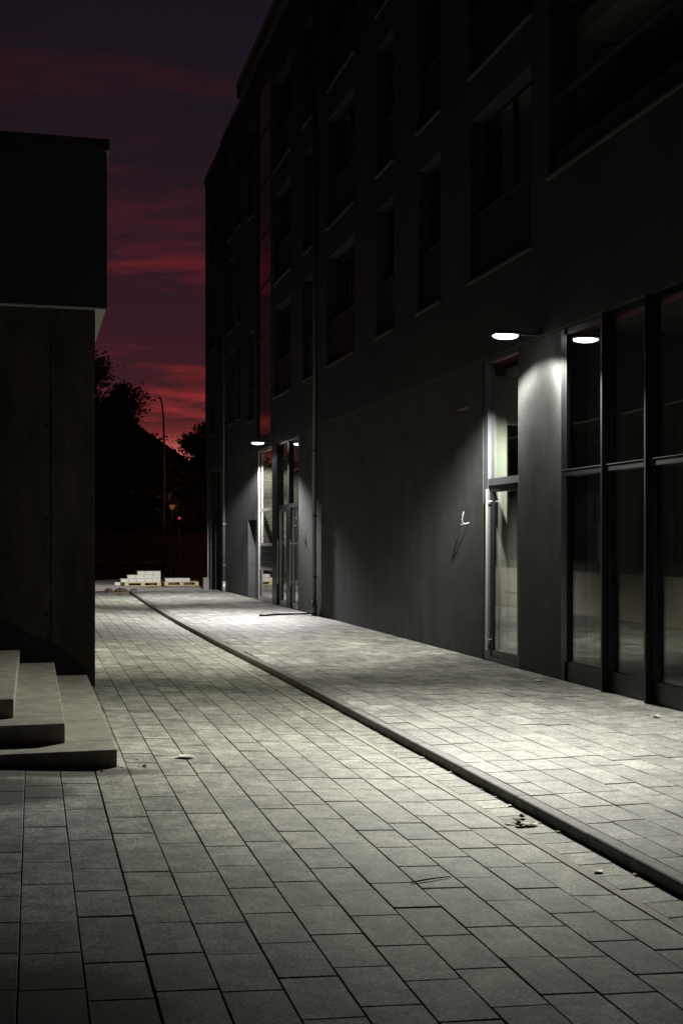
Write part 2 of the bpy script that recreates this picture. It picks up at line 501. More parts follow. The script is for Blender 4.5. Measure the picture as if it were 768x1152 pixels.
def paving(name, rows, x_of, y0, y1, length, gap, clip, zf, m, spread, bev=.004, hvar=.0012):
    vs, fs, tn = [], [], []
    for r in range(rows):
        a, b = sorted((x_of(r), x_of(r + 1)))
        y = y0 + random.choice((.0, .33, .5, .62)) * length - length + (r % 2) * length * .45
        while y < y1:
            L = length * (1.5 if random.random() < .05 else 1)
            ya, yb = max(y, y0), min(y + L, y1)
            y += L
            if yb - ya < .05: continue
            cs = []
            for (xx, yy) in ((a, ya), (b, ya), (b, yb), (a, yb)):
                lo, hi = clip(yy); cs.append((min(max(xx, lo), hi), yy))
            if abs(cs[0][0] - cs[1][0]) < .03 and abs(cs[2][0] - cs[3][0]) < .03: continue
            slab(vs, fs, tn, cs, zf, gap * random.uniform(.75, 1.3), bev, random.gauss(1, spread), hvar)
    me = bpy.data.meshes.new(name); me.from_pydata(vs, [], fs)
    at = me.attributes.new('tone', 'FLOAT', 'POINT'); at.data.foreach_set('value', tn)
    me.materials.append(m)
    bm = bmesh.new(); bm.from_mesh(me); bmesh.ops.recalc_face_normals(bm, faces=bm.faces[:]); bm.to_mesh(me); bm.free()
    o = bpy.data.objects.new(name, me); COL.objects.link(o)
    return struct(o)

# ground sheet to the horizon
g = MB().quad((-600, -60, -.12), (600, -60, -.12), (600, 900, -.12), (-600, 900, -.12))
struct(g.build('ground', M['earth']))
# gravelled area beyond the paving
g = MB()
nx, ny = 40, 24
random.seed(3)
hh = {}
for i in range(nx + 1):
    for j in range(ny + 1):
        x = -9 + 26 * i / nx; y = YEND + .02 + 14 * j / ny
        hump = .16 * math.exp(-((x - 2.2) / 1.3) ** 2 - ((y - 42.2) / 1.6) ** 2)
        hh[i, j] = (x, y, -.03 + random.uniform(-.02, .03) + hump + (.02 if j else 0))
for i in range(nx):
    for j in range(ny):
        g.quad(hh[i, j], hh[i + 1, j], hh[i + 1, j + 1], hh[i, j + 1])
struct(g.build('gravel_ground', M['gravel'], smooth=False))
# earth strip at the end of the slabs
g = MB().box(-8, 9, YEND - .02, YEND + .9, -.2, .045)
struct(g.build('earth_strip', mat('red earth', (.17, .09, .06), .95, var=.35, scale=3, bump=.7, bscale=14, dist=.03)))

# street bed and slabs
g = MB()
g.quad((2.99, -4, .004), (2.99, YEND, .004), (2.70, YEND, .004), (2.70, -4, .004))
g.quad((2.70, -4, .004), (2.70, YEND, .004), (-8, YEND, street_z(-8) - .014), (-8, -4, street_z(-8) - .014))
struct(g.build('street_bed', M['bed']))
random.seed(11)
ROW = .2235
paving('street_paving', 10, lambda r: 2.64 - r * ROW, 2.2, YEND, .384, .0052,
       lambda y: (-9, kerb_x(y) - .284), street_z, M['paver_street'], .11, hvar=.0016)
# a strip of greyer slabs laid as a separate field along the steps
random.seed(41)
paving('side_paving', 37, lambda r: 2.64 - 10 * ROW - .004 - r * ROW * 1.01, 2.2, YEND, .37, .0050,
       lambda y: (-9, 2.64 - 10 * ROW - .004), street_z, M['paver_side'], .09, hvar=.0016)
# channel of small slabs along the kerb, with its smooth edge band
random.seed(5)
paving('gutter_paving', 1, lambda r: (2.0, 3.2)[r], 2.2, YEND, .222, .006,
       lambda y: (kerb_x(y) - .225, kerb_x(y) - .004), street_z, M['paver_street'], .12)
g = MB()
y = 2.2
while y < YEND:
    y2 = min(y + 1.0, YEND)
    a, b = kerb_x(y + .003), kerb_x(y2 - .003)
    for (p, q) in (((a - .281, y + .003), (b - .281, y2 - .003)),):
        w = .054; h = .003
        g.quad((p[0], p[1], street_z(p[0]) + h), (p[0] + w, p[1], street_z(p[0] + w) + h), (q[0] + w, q[1], street_z(q[0] + w) + h), (q[0], q[1], street_z(q[0]) + h))
        for dx in (0, w):
            g.quad((p[0] + dx, p[1], -.05), (q[0] + dx, q[1], -.05), (q[0] + dx, q[1], street_z(q[0] + dx) + h), (p[0] + dx, p[1], street_z(p[0] + dx) + h))
    y = y2
struct(g.build('channel_band', M['kerb_band']))

# kerb stones
g = MB()
y = 2.0
while y < YEND - .3:
    y2 = min(y + 1.0, YEND - .3)
    a, b = kerb_x(y), kerb_x(y2)
    e = .005
    prof = [(0, -.12), (0, WALK - .012), (.004, WALK - .004), (.012, WALK + .002), (.084, WALK + .002), (.086, -.12)]
    dz = random.uniform(-.002, .002)
    for (u0, v0), (u1, v1) in zip(prof, prof[1:]):
        g.quad((a + u0, y + e, v0 + dz), (a + u1, y + e, v1 + dz), (b + u1, y2 - e, v1 + dz), (b + u0, y2 - e, v0 + dz))
    for k, yy in ((a, y + e), (b, y2 - e)):
        i = len(g.v); g.v += [(k + u, yy, v + dz) for u, v in prof]; g.f.append(tuple(range(i, i + len(prof)))); g.mi.append(0)
    y = y2
struct(g.build('kerb_strip', M['kerb']))

# raised walk
g = MB()
y = -4.0
while y < YEND:
    y2 = min(y + 1.0, YEND)
    g.quad((kerb_x(y) + .05, y, WALK - .014), (6.2, y, WALK - .014), (6.2, y2, WALK - .014), (kerb_x(y2) + .05, y2, WALK - .014))
    y = y2
g.quad((kerb_x(YEND) + .05, YEND, WALK - .014), (6.2, YEND, WALK - .014), (6.2, YEND, -.1), (kerb_x(YEND) + .05, YEND, -.1))
struct(g.build('walk_bed', M['bed']))
random.seed(23)
paving('pavement', 14, lambda r: XF - .006 - (14 - r) * ROW - .0, 2.2, YEND, .384, .005,
       lambda y: (kerb_x(y) + .091, XF - .006), lambda x: WALK, M['paver_walk'], .11, hvar=.0018)

# ================================================================== APARTMENT BUILDING
B = thing('apartment_building', 'long dark grey apartment building with deep windows above a shopfront floor', 'building', (XF, 24, 0))
YN, YB = -6.0, 41.81           # near end (behind the camera) and far corner
ZS = 4.12                      # top of the ground floor
holes_g = [(37.6, 40.73, -.1, 4.0), (32.02, 33.40, -.1, 2.25), (26.75, 31.75, -.1, ZS + .1), (13.96, 15.19, -.1, ZS + .1), (3.2, 12.69, -.1, ZS + .1)]
holes_g = [(a, b, max(c, 0.0), min(d, ZS)) for a, b, c, d in holes_g]
for ya, yb in ((YN, 3.2), (12.69, 13.96), (15.19, 26.75), (31.75, YB)):
    mb = MB(); wall_holes(mb, XF, XF + .32, ya, yb, 0.0, ZS, [h for h in holes_g if ya < h[0] and h[1] < yb])
    mb.build('ground_floor_wall', M['plaster_dark'], B)

# upper storeys: window columns (y0, y1) and the levels of sill, rail and head
wide = [(27.42, 29.48), (21.76, 23.86), (13.48, 15.59)]
narrow = [(25.14, 26.10), (19.20, 20.24), (16.82, 17.91)]
left = [(39.3, 40.52), (35.71, 36.77), (34.5, 35.06), (32.3, 33.2)]
Z0 = [5.23, 8.05, 10.87]
DH, DR = 2.22, .94
XU = XF - .035                  # the render above stands a little proud
wins = []
for k, z in enumerate(Z0):
    for c in wide: wins.append((*c, z, z + DH, 'wide'))
    for c in narrow: wins.append((*c, z, z + DH, 'narrow'))
    for i, c in enumerate(left):
        if i == 3 and k == 1: continue
        wins.append((*c, z - (.25 if i == 3 else 0), z + DH, 'left'))
strip = (29.95, 31.88, ZS + .25, 13.75)
ZR = 14.38
loggia = [(6.0, 12.98, 5.92, 8.0), (6.0, 12.98, 8.75, 10.8), (6.0, 12.98, 11.55, 13.7)]
hu = [(a, b, c, d) for a, b, c, d, _ in wins] + [strip] + loggia
mb = MB(); wall_holes(mb, XU, XF + .32, YN, YB, ZS + .002, ZR, hu)
mb.build('upper_wall', M['plaster_upper'], B)
# drip edge under the upper render
box('drip_edge', M['plaster_dark'], B, XU + .004, XF - .002, YN, YB, ZS - .028, ZS)

def window(y0, y1, z0, z1, kind):
    rec = .17
    x = XF + rec
    fw = .065
    ym = [y0, y1]
    if kind == 'wide': ym = [y0, y0 + (y1 - y0) * .5, y1]
    mb = MB()
    mb.box(x, x + .07, y0, y1, z0, z0 + fw); mb.box(x, x + .07, y0, y1, z1 - fw, z1)
    for i, yy in enumerate(ym):
        w = fw if 0 < i < len(ym) - 1 else fw
        a = yy if i == 0 else (yy - fw if i == len(ym) - 1 else yy - fw / 2)
        mb.box(x + .002, x + .068, a, a + w, z0 + fw, z1 - fw)
    fr = mb.build('window', M['metal_dark'], B)
    gp = MB()
    for a, b in zip(ym, ym[1:]): gp.box(x + .03, x + .042, a + fw * .5, b - fw * .5, z0 + fw, z1 - fw)
    gp.build('pane', M['glass'], fr)
    # sheet sill that throws a lip over the wall
    sl = MB(); sl.box(XU - .045, x, y0 - .03, y1 + .03, z0 - .03, z0 + .004, bev=.004)
    sl.build('sill', M['sill'], fr)
    if kind != 'left' or (y1 - y0) > .9:
        rl = MB()
        xr = XF + .03
        rl.box(xr, xr + .04, y0 + .01, y1 - .01, z0 + DR - .04, z0 + DR)
        rl.box(xr + .005, xr + .035, y0 + .01, y1 - .01, z0 + .08, z0 + .11)
        n = max(6, int((y1 - y0) / .085))
        for i in range(n + 1):
            yy = y0 + .02 + (y1 - y0 - .04) * i / n
            rl.box(xr + .012, xr + .026, yy - .028, yy + .028, z0 + .11, z0 + DR - .04)
        rl.build('railing', M['rail'], fr)
    return fr
for w in wins: window(*w)

# stair glazing: a tall strip of panes
sw = MB(); y0, y1, z0, z1 = strip
sw.box(XF - .01, XF + .07, y0, y0 + .07, z0, z1); sw.box(XF - .01, XF + .07, y1 - .07, y1, z0, z1)
nz_ = 7
for i in range(nz_ + 1):
    zz = z0 + (z1 - z0) * i / nz_
    zz0 = min(max(zz - .04, z0), z1 - .08)
    sw.box(XF - .008, XF + .068, y0 + .07, y1 - .07, zz0, zz0 + .08)
so = sw.build('stair_window', M['metal_dark'], B)
gp = MB()
for i in range(nz_):
    za, zb = z0 + (z1 - z0) * i / nz_ + .03, z0 + (z1 - z0) * (i + 1) / nz_ - .03
    gp.box(XF + .012, XF + .026, y0 + .05, y1 - .05, za, zb)
gp.build('pane', M['glass_red'], so)

# loggias at the near end
for a, b, c, d in loggia:
    lg = MB()
    lg.box(XF + 1.6, XF + 1.7, a, b, c, d)
    lo = lg.build('loggia', M['plaster_upper'], B)
    rl = MB(); rl.box(XF + .02, XF + .06, a + .01, b - .01, c + .06, c + .28)
    rl.box(XF + .015, XF + .075, a + .01, b - .01, c + .90, c + .95)
    rl.build('railing', M['rail'], lo)
    sl = MB(); sl.box(XU - .045, XF + 1.6, a - .03, b + .03, c - .03, c + .004, bev=.004); sl.build('sill', M['sill'], lo)
    pn = MB(); pn.box(XF + 1.54, XF + 1.59, a + .8, b - 1.0, c + .1, d - .1); pn.build('pane', M['metal_dark'], lo)

# roof, its edge sheet and the lower far wing
rf = MB()
rf.box(XU - .16, XF + 12, YN, 34.14, ZR, ZR + .36)
rf.box(XU - .04, XF + 12, 34.14, 38.15, ZR + .001, ZR + .05)
rf.box(XU - .03, XF + 12, 38.15, YB + .03, ZR - .3, ZR - .05)
rf.build('roof', M['roof'], B)
gt = MB().box(XU - .20, XU - .162, YN, 34.1, ZR + .30, ZR + .38)
gt.build('roof_edge', M['sill'], B)
# end wall, back wall, floors and the dark rooms behind
sh = MB()
sh.box(XF + .01, XF + 12, YB - .3, YB - .01, ZS, ZR - .002)
sh.box(XF + 3.4, XF + 12, YB - .3, YB - .01, 0, ZS)
sh.box(XF + .33, XF + 12, YN, YN + .3, 0, ZR - .002)
sh.box(XF + 11.7, XF + 12, YN + .31, YB - .31, 0, ZR - .002)
sh.build('end_wall', M['plaster_upper'], B)
fl = MB()
for z in (ZS + .01, 6.98 + .6, 9.8 + .6, 13.3):
    fl.box(XF + .325, XF + 11.69, YN + .31, YB - .31, z, z + .24)
fl.box(XF + .335, XF + 5.2, YN + .31, YB - .31, -.02, WALK - .01)
fl.build('floor_slab', M['room_dark'], B)
pt = MB()
for yy in (12.95, 15.70, 18.3, 21.0, 24.4, 26.6, 29.7, 32.06, 33.9, 37.3):
    pt.box(XF + .33, XF + 6, yy, yy + .12, ZS + .26, ZR - .1)
pt.box(XF + 5.9, XF + 6.0, YN + .4, YB - .4, ZS + .26, ZR - .1)
pt.build('partition', M['room_dark'], B)

# ---- shopfront
X1 = XF + .012
sf = MB()
ys = [12.69, 11.59, 10.66, 9.73, 8.80, 7.87, 6.94, 6.01, 5.08, 4.15, 3.2]
sf.box(XF - .012, X1 + .05, 12.60, 12.688, WALK, ZS - .03)
for yy in ys[1:]:
    sf.box(XF - .07, X1 + .05, yy - .034, yy, WALK - .02, ZS - .03, bev=.003)
for a, b in zip(ys, ys[1:]):
    t = a - .056 if a != ys[0] else 12.598
    sf.box(X1, X1 + .05, b + .002, t, WALK, WALK + .22)
    sf.box(X1, X1 + .05, b + .002, t, 4.02, ZS - .03)
    sf.box(XF - .045, X1 + .05, b + .002, t, 2.41, 2.475)
    sf.box(X1 - .022, X1 + .045, b + .002, b + .05, WALK + .222, 2.408)
    sf.box(X1 - .022, X1 + .045, b + .002, b + .05, 2.477, 4.018)
    sf.box(X1 - .022, X1 + .045, t - .05, t - .002, WALK + .222, 2.408)
    sf.box(X1 - .022, X1 + .045, t - .05, t - .002, 2.477, 4.018)
sfo = sf.build('shopfront', M['metal_dark'], B)
for a, b in zip(ys, ys[1:]):
    t = a - .056 if a != ys[0] else 12.598
    MB().box(XF - .052, X1 + .02, b + .003, t - .001, 2.475, 2.481).build('transom_cap', M['metal_mid'], sfo)
gp = MB()
for a, b in zip(ys, ys[1:]):
    gp.box(X1 + .018, X1 + .030, b + .02, a - .06, WALK + .2, 2.43)
    gp.box(X1 + .018, X1 + .030, b + .02, a - .06, 2.46, 4.03)
gp.build('pane', M['glass'], sfo)
# shop room behind the glass
rm = MB()
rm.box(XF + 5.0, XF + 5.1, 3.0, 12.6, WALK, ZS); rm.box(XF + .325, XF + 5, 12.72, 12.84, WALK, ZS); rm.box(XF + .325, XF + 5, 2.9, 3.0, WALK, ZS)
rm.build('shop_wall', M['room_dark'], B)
box('shop_floor', M['room_floor'], B, XF + .2, XF + 5, 3.0, 12.7, -.01, WALK + .004)

# ---- single glazed door with its toplight
def dframe(mb, xa, xb, y0, y1, z0, z1, w, b=None):
    b = w if b is None else b
    mb.box(xa, xb, y0, y0 + w, z0, z1); mb.box(xa, xb, y1 - w, y1, z0, z1)
    mb.box(xa + .001, xb - .001, y0 + w, y1 - w, z0, z0 + b); mb.box(xa + .001, xb - .001, y0 + w, y1 - w, z1 - w, z1)
dr = MB()
dframe(dr, XF + .015, XF + .10, 13.962, 15.188, WALK, ZS - .03, .045)
dr.box(XF + .005, XF + .10, 15.02, 15.143, WALK, ZS - .08)
dr.box(XF + .008, XF + .10, 14.008, 15.02, 2.41, 2.50)
dfo = dr.build('door_frame', M['metal_mid'], B)
gp = MB().box(XF + .055, XF + .067, 14.0, 15.03, 2.49, ZS - .06); gp.build('pane', M['glass'], dfo)
dl = MB(); dframe(dl, XF + .035, XF + .092, 14.01, 15.018, WALK + .01, 2.405, .085, .13)
dlo = dl.build('glass_door', M['metal_dark'], B)
gp = MB().box(XF + .055, XF + .067, 14.08, 14.95, WALK + .13, 2.33); gp.build('pane', M['glass'], dlo)
hb = MB(); hb.tube([(XF - .03, 14.97, .22), (XF - .03, 14.97, 2.36)], .018, 12)
for z in (.36, 2.2): hb.tube([(XF - .03, 14.97, z), (XF + .036, 14.97, z)], .011, 8)
hb.build('door_handle', M['metal_light'], dlo)
box('door_lining', M['room_pale'], B, XF + .102, XF + .329, 15.146, 15.187, WALK, 3.9)
hi = MB().tube([(XF + .15, 14.15, 1.0), (XF + .15, 14.75, 1.0)], .014, 8); hi.build('push_bar', M['metal_dark'], dlo)
lb = MB()
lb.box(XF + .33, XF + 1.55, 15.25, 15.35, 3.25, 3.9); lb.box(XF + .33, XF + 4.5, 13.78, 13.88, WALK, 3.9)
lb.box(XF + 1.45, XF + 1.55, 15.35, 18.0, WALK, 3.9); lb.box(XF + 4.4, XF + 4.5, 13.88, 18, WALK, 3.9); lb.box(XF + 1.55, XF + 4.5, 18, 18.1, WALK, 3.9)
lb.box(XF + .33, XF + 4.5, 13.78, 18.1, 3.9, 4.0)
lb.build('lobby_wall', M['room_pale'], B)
box('lobby_floor', M['room_floor'], B, XF + .05, XF + 4.5, 13.9, 18, -.01, WALK + .005)

# ---- main entrance: sidelight with letter boxes, post, double leaf
en = MB()
en.box(XF - .02, XF + .02, 31.69, 31.748, WALK, ZS - .03)                 # bright jamb
for z in (2.45, 1.54, .90): en.box(XF + .01, XF + .09, 29.70, 31.66, z, z + .07)
en.box(XF + .01, XF + .09, 29.70, 31.66, WALK, WALK + .12); en.box(XF + .01, XF + .09, 29.70, 31.66, ZS - .1, ZS - .03)
eno = en.build('entrance_frame', M['metal_light'], B)
box('post', M['metal_dark'], eno, XF - .04, XF + .14, 29.12, 29.695, WALK, ZS - .03, bev=.004)
gp = MB()
for a, b in ((WALK + .1, .92), (1.6, 2.46), (2.51, ZS - .06)): gp.box(XF + .04, XF + .052, 29.72, 31.64, a, b)
gp.build('pane', M['glass'], eno)
lt = MB(); lt.box(XF + .02, XF + .30, 29.72, 31.64, .972, 1.538)
lto = lt.build('letter_box_unit', M['metal_mid'], eno)
ls = MB()
for r_ in range(4):
    z = 1.0 + r_ * .135
    for c_ in range(4):
        ya = 29.76 + c_ * .47
        ls.box(XF + .006, XF + .02, ya, ya + .43, z, z + .108, bev=.003)
ls.build('letter_flap', M['metal_dark'], lto)
d2 = MB()
d2.box(XF + .0, XF + .10, 26.76, 29.118, 2.45, 2.55); d2.box(XF, XF + .1, 26.76, 26.83, WALK, ZS - .03)
d2.box(XF - .01, XF + .11, 27.62, 28.10, WALK, 2.448); d2.box(XF - .01, XF + .11, 27.80, 27.92, 2.552, ZS - .03)
d2.box(XF, XF + .1, 26.83, 27.80, ZS - .1, ZS - .03); d2.box(XF, XF + .1, 27.92, 29.118, ZS - .1, ZS - .03)
d2o = d2.build('door_frame', M['metal_dark'], B)
gp = MB(); gp.box(XF + .05, XF + .062, 26.83, 27.81, 2.54, ZS - .08); gp.box(XF + .05, XF + .062, 27.91, 29.1, 2.54, ZS - .08); gp.build('pane', M['glass'], d2o)
for (a, b) in ((28.102, 29.116), (26.832, 27.618)):
    q = MB(); dframe(q, XF + .03, XF + .09, a, b, WALK + .01, 2.446, .07, .12)
    qo = q.build('glass_door', M['metal_light'], B)
    MB().box(XF + .05, XF + .062, a + .06, b - .06, WALK + .12, 2.39).build('pane', M['glass'], qo)
    hq = MB().tube([(XF - .035, b - .12, .6), (XF - .035, b - .12, 1.7)], .016, 10)
    for z in (.7, 1.6): hq.tube([(XF - .035, b - .12, z), (XF + .031, b - .12, z)], .01, 8)
    hq.build('door_handle', M['metal_light'], qo)
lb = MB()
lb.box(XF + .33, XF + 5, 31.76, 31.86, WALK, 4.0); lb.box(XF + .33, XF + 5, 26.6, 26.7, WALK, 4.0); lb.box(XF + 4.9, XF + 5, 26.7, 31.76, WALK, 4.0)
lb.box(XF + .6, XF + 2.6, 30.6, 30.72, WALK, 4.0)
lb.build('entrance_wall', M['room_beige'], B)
box('entrance_lining', M['room_beige'], B, XF + .102, XF + .329, 31.70, 31.745, WALK, 4.0)
box('entrance_floor', M['room_floor'], B, XF + .05, XF + 5, 26.7, 31.76, -.01, WALK + .005)

# ---- service door recess and far passage
box('service_door', M['metal_mid'], B, XF + .20, XF + .25, 32.02, 33.40, WALK, 2.249)
ps = MB(); ps.box(XF + .325, XF + 3.4, 37.45, 37.59, 0, 4.1); ps.box(XF + 3.3, XF + 3.4, 37.6, 41.8, 0, 4.1); ps.box(XF + .325, XF + 3.4, 40.74, 40.9, 0, 4.1)
ps.box(XF + .325, XF + 3.4, 37.6, 40.73, 4.0, 4.1)
ps.build('passage_wall', M['room_dark'], B)
box('passage_gate', M['metal_dark'], B, XF + .12, XF + .16, 37.6, 40.73, 2.3, 2.38)
# rainwater pipes
for yy, top in ((37.3, 14.2), (24.86, 14.2)):
    p = MB().tube([(XF - .075, yy, WALK + .30), (XF - .075, yy, top)], .045, 12)
    po = p.build('downpipe', M['zinc'], B, smooth=True)
    sp = MB().tube([(XF - .075, yy, WALK - .02), (XF - .075, yy, WALK + .32)], .058, 12); sp.build('standpipe', M['metal_light'] if yy > 30 else M['zinc'], po, smooth=True)
    for z in (.9, 2.2, 3.6, 5.4, 7.4, 9.4, 11.4, 13.4):
        br = MB(); br.tube([(XF - .075, yy, z - .02), (XF - .075, yy, z + .02)], .052, 12); br.box(XF - .075, XF + .0 if z < ZS else XU, yy - .012, yy + .012, z - .01, z + .01)
        br.build('pipe_clip', M['zinc'], po)
# corner post on its concrete foot
cp = MB().box(XF - .02, XF + .08, 41.3, 41.4, .3, ZS - .03); cpo = cp.build('corner_post', M['zinc'], B)
box('concrete_foot', M['kerb'], cpo, XF - .18, XF + .16, 41.18, 41.52, -.05, .40, bev=.01)
# thin ochre strip on the wall below the upper render
box('ochre_strip', M['orange'], B, XF - .006, XF + .01, 15.75, 16.15, 3.52, 3.545)

# ================================================================== WALL LAMPS
def led_lamp(name, label, y, mlens, color, power, back, far):
    t = thing(name, label, 'lamp', (XF, y, 4.03), 0, 'wall lamps on the dark facade')
    hx = 5.392
    hd = MB().box(hx - .17, hx + .17, y - .12, y + .12, 4.098, 4.138, bev=.012)
    hd.build('lamp_head', M['lamp_body'], t)
    bm = bmesh.new(); bmesh.ops.create_uvsphere(bm, u_segments=32, v_segments=12, radius=1)
    ln = MB(); ln.add_bm(bm, None, Matrix.Translation((hx, y, 4.095)) @ Matrix.Diagonal((.155, .115, .04, 1)))
    ln.build('lens', mlens, t, smooth=True)
    ar = MB().box(hx + .168, XU - .018, y - .03, y + .03, 4.108, 4.132, bev=.004)
    ar.build('bracket', M['lamp_body'], t)
    box('wall_plate', M['lamp_body'], t, XU - .02, XU - .001, y - .07, y + .07, 4.125, 4.20, bev=.003)
    ld = bpy.data.lights.new('led_light', 'POINT')
    ld.energy = power; ld.color = color; ld.shadow_soft_size = .045
    lo = bpy.data.objects.new('led_light', ld); COL.objects.link(lo)
    lo.parent = t; lo.location = (hx - XF, 0, 3.985 - 4.03)
    # the luminaire throws two wide lobes along the street and little straight down
    ld.use_nodes = True
    n, l = ld.node_tree.nodes, ld.node_tree.links
    em = n['Emission']
    c = n.new('ShaderNodeTexCoord'); sp = n.new('ShaderNodeSeparateXYZ'); l.new(c.outputs['Normal'], sp.inputs[0])
    def mth(op, a, b=None):
        q = n.new('ShaderNodeMath'); q.operation = op
        for i, v in enumerate((a, b)):
            if v is None: continue
            if isinstance(v, (int, float)): q.inputs[i].default_value = v
            else: l.new(v, q.inputs[i])
        return q.outputs[0]
    dy = mth('ABSOLUTE', sp.outputs['Y'])
    out_ = mth('MAXIMUM', mth('MULTIPLY', sp.outputs['X'], -1.0), 0.0)
    lobe = mth('ADD', mth('MULTIPLY', mth('POWER', mth('ADD', dy, mth('MULTIPLY', out_, .46)), 3.5), 1.02), .035)
    cut = n.new('ShaderNodeMapRange'); cut.interpolation_type = 'SMOOTHSTEP'
    cut.inputs['From Min'].default_value = .29; cut.inputs['From Max'].default_value = .60
    l.new(mth('ABSOLUTE', sp.outputs['Z']), cut.inputs['Value'])
    dn = mth('LESS_THAN', sp.outputs['Z'], 0)
    bk = n.new('ShaderNodeMapRange'); bk.interpolation_type = 'SMOOTHSTEP'      # little light thrown back at the wall
    for k_, v_ in (('From Min', -.1), ('From Max', .6), ('To Min', 1.0), ('To Max', back)): bk.inputs[k_].default_value = v_
    l.new(sp.outputs['X'], bk.inputs['Value'])
    fr = n.new('ShaderNodeMapRange'); fr.interpolation_type = 'SMOOTHSTEP'      # and less across the street than along it
    for k_, v_ in (('From Min', -.75), ('From Max', -.12), ('To Min', 1.1), ('To Max', 1.0)): fr.inputs[k_].default_value = v_
    l.new(sp.outputs['X'], fr.inputs['Value'])
    c2 = n.new('ShaderNodeMapRange'); c2.interpolation_type = 'SMOOTHSTEP'      # the lamp's lobe away from the viewer reaches farther
    for k_, v_ in (('From Min', .80), ('From Max', .97), ('To Min', 0.0), ('To Max', far)): c2.inputs[k_].default_value = v_
    l.new(sp.outputs['Y'], c2.inputs['Value'])
    c3 = n.new('ShaderNodeMapRange'); c3.interpolation_type = 'SMOOTHSTEP'
    for k_, v_ in (('From Min', .13), ('From Max', .245)): c3.inputs[k_].default_value = v_
    l.new(mth('ABSOLUTE', sp.outputs['Z']), c3.inputs['Value'])
    cutv = mth('MAXIMUM', cut.outputs[0], mth('MULTIPLY', c2.outputs[0], c3.outputs[0]))
    l.new(mth('MULTIPLY', mth('MULTIPLY', mth('MULTIPLY', mth('MULTIPLY', lobe, fr.outputs[0]), bk.outputs[0]), cutv), dn), em.inputs['Strength'])
    return t
led_lamp('wall_lamp', 'lit flat lamp on the pilaster between the glass door and shopfront', 13.22, M['lamp_warm'], (1.0, .99, .89), 6300, .6, 0.0)
led_lamp('wall_lamp', 'lit flat lamp above the main entrance, farther down the facade', 29.3, M['lamp_cool'], (1.0, .97, .95), 7000, .20, 1.0)

# ================================================================== LEFT BUILDING
LB = thing('corner_building', 'dark concrete building with green clad upper band at the left', 'building', (.645, 13.1, 0))
c = MB(); c.box(-9, .645, 13.1, 13.45, 0, 4.9); c.build('front_wall', M['concrete'], LB)
# formwork joints and tie holes
c = MB()
for xx in (.18, -.5): c.box(xx, xx + .012, 13.094, 13.099, .3, 4.14)
c.build('formwork_joint', M['coating'], LB)
c = MB()
for zz in (.9, 1.9, 2.9, 3.7):
    c.tube([(.14, 13.09, zz), (.14, 13.11, zz)], .02, 10)
c.build('tie_hole', M['coating'], LB)
c = MB(); c.box(.345, .645, 13.452, 40, 0, 1.02); c.build('plinth', M['plinth'], LB)
c = MB()
y = 13.452
wall_holes(c, .40, .64, 13.452, 40, 1.022, 4.15, [(y0_, y0_ + 2.4, 1.2, 3.9) for y0_ in (15.2, 18.4, 21.6, 24.8, 28.0, 31.2, 34.4)])
c.build('side_wall', M['concrete'], LB)
for y0_ in (15.2, 18.4, 21.6, 24.8, 28.0, 31.2, 34.4):
    q = MB(); dframe(q, .50, .56, y0_ + .005, y0_ + 2.395, 1.205, 3.895, .06); q.box(.502, .558, y0_ + 1.17, y0_ + 1.23, 1.265, 3.835)
    qo = q.build('window', M['metal_dark'], LB)
    MB().box(.525, .537, y0_ + .05, y0_ + 2.35, 1.25, 3.85).build('pane', M['glass'], qo)
c = MB(); c.box(-9, .3, 13.46, 40, .0, .3); c.box(-9, -4, 13.46, 40, .31, 4.1); c.build('inner_wall', M['room_dark'], LB)
c = MB(); c.box(-9, .765, 13.02, 40.1, 4.165, 5.81); c.build('upper_band', M['fascia'], LB)
c = MB(); c.box(-9, .752, 13.035, 40.1, 4.148, 4.163); c.build('soffit', M['soffit'], LB)
c = MB(); c.box(-9, .79, 12.96, 40.2, 5.83, 5.945, bev=.004); c.box(-9, .76, 13.03, 40.1, 5.812, 5.829); c.build('roof_edge', M['cap'], LB)
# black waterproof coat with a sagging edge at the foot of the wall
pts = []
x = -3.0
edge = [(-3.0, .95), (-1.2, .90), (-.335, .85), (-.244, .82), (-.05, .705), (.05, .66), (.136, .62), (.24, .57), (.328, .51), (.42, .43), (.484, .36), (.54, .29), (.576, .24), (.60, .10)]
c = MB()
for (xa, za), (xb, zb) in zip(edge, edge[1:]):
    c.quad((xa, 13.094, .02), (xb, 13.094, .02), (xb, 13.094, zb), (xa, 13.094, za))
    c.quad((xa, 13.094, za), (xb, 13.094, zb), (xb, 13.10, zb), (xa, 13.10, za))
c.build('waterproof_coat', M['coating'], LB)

# stairs of cast stone slabs against the wall
ST = thing('stairs', 'low cast stone stairs stepping up against the left concrete wall', 'stairs', (-.3, 10.7, .1))
lev = [(.56, 8.35, .06, .245), (.22, 8.70, .246, .385), (-.135, 9.05, .386, .525), (-.49, 9.40, .526, .665)]
random.seed(4)
for x1, y0, z0, z1 in lev:
    s = MB()
    yy = y0
    L = [.42, 1.02, 1.0, 1.0, 1.0, 1.0]
    for d in L:
        y2 = min(yy + d, 13.085)
        if y2 - yy < .02: break
        s.box(-6, x1, yy + .003, y2 - .003, z0, z1, bev=.008)
        yy = y2
    s.build('step', M['step'], ST)

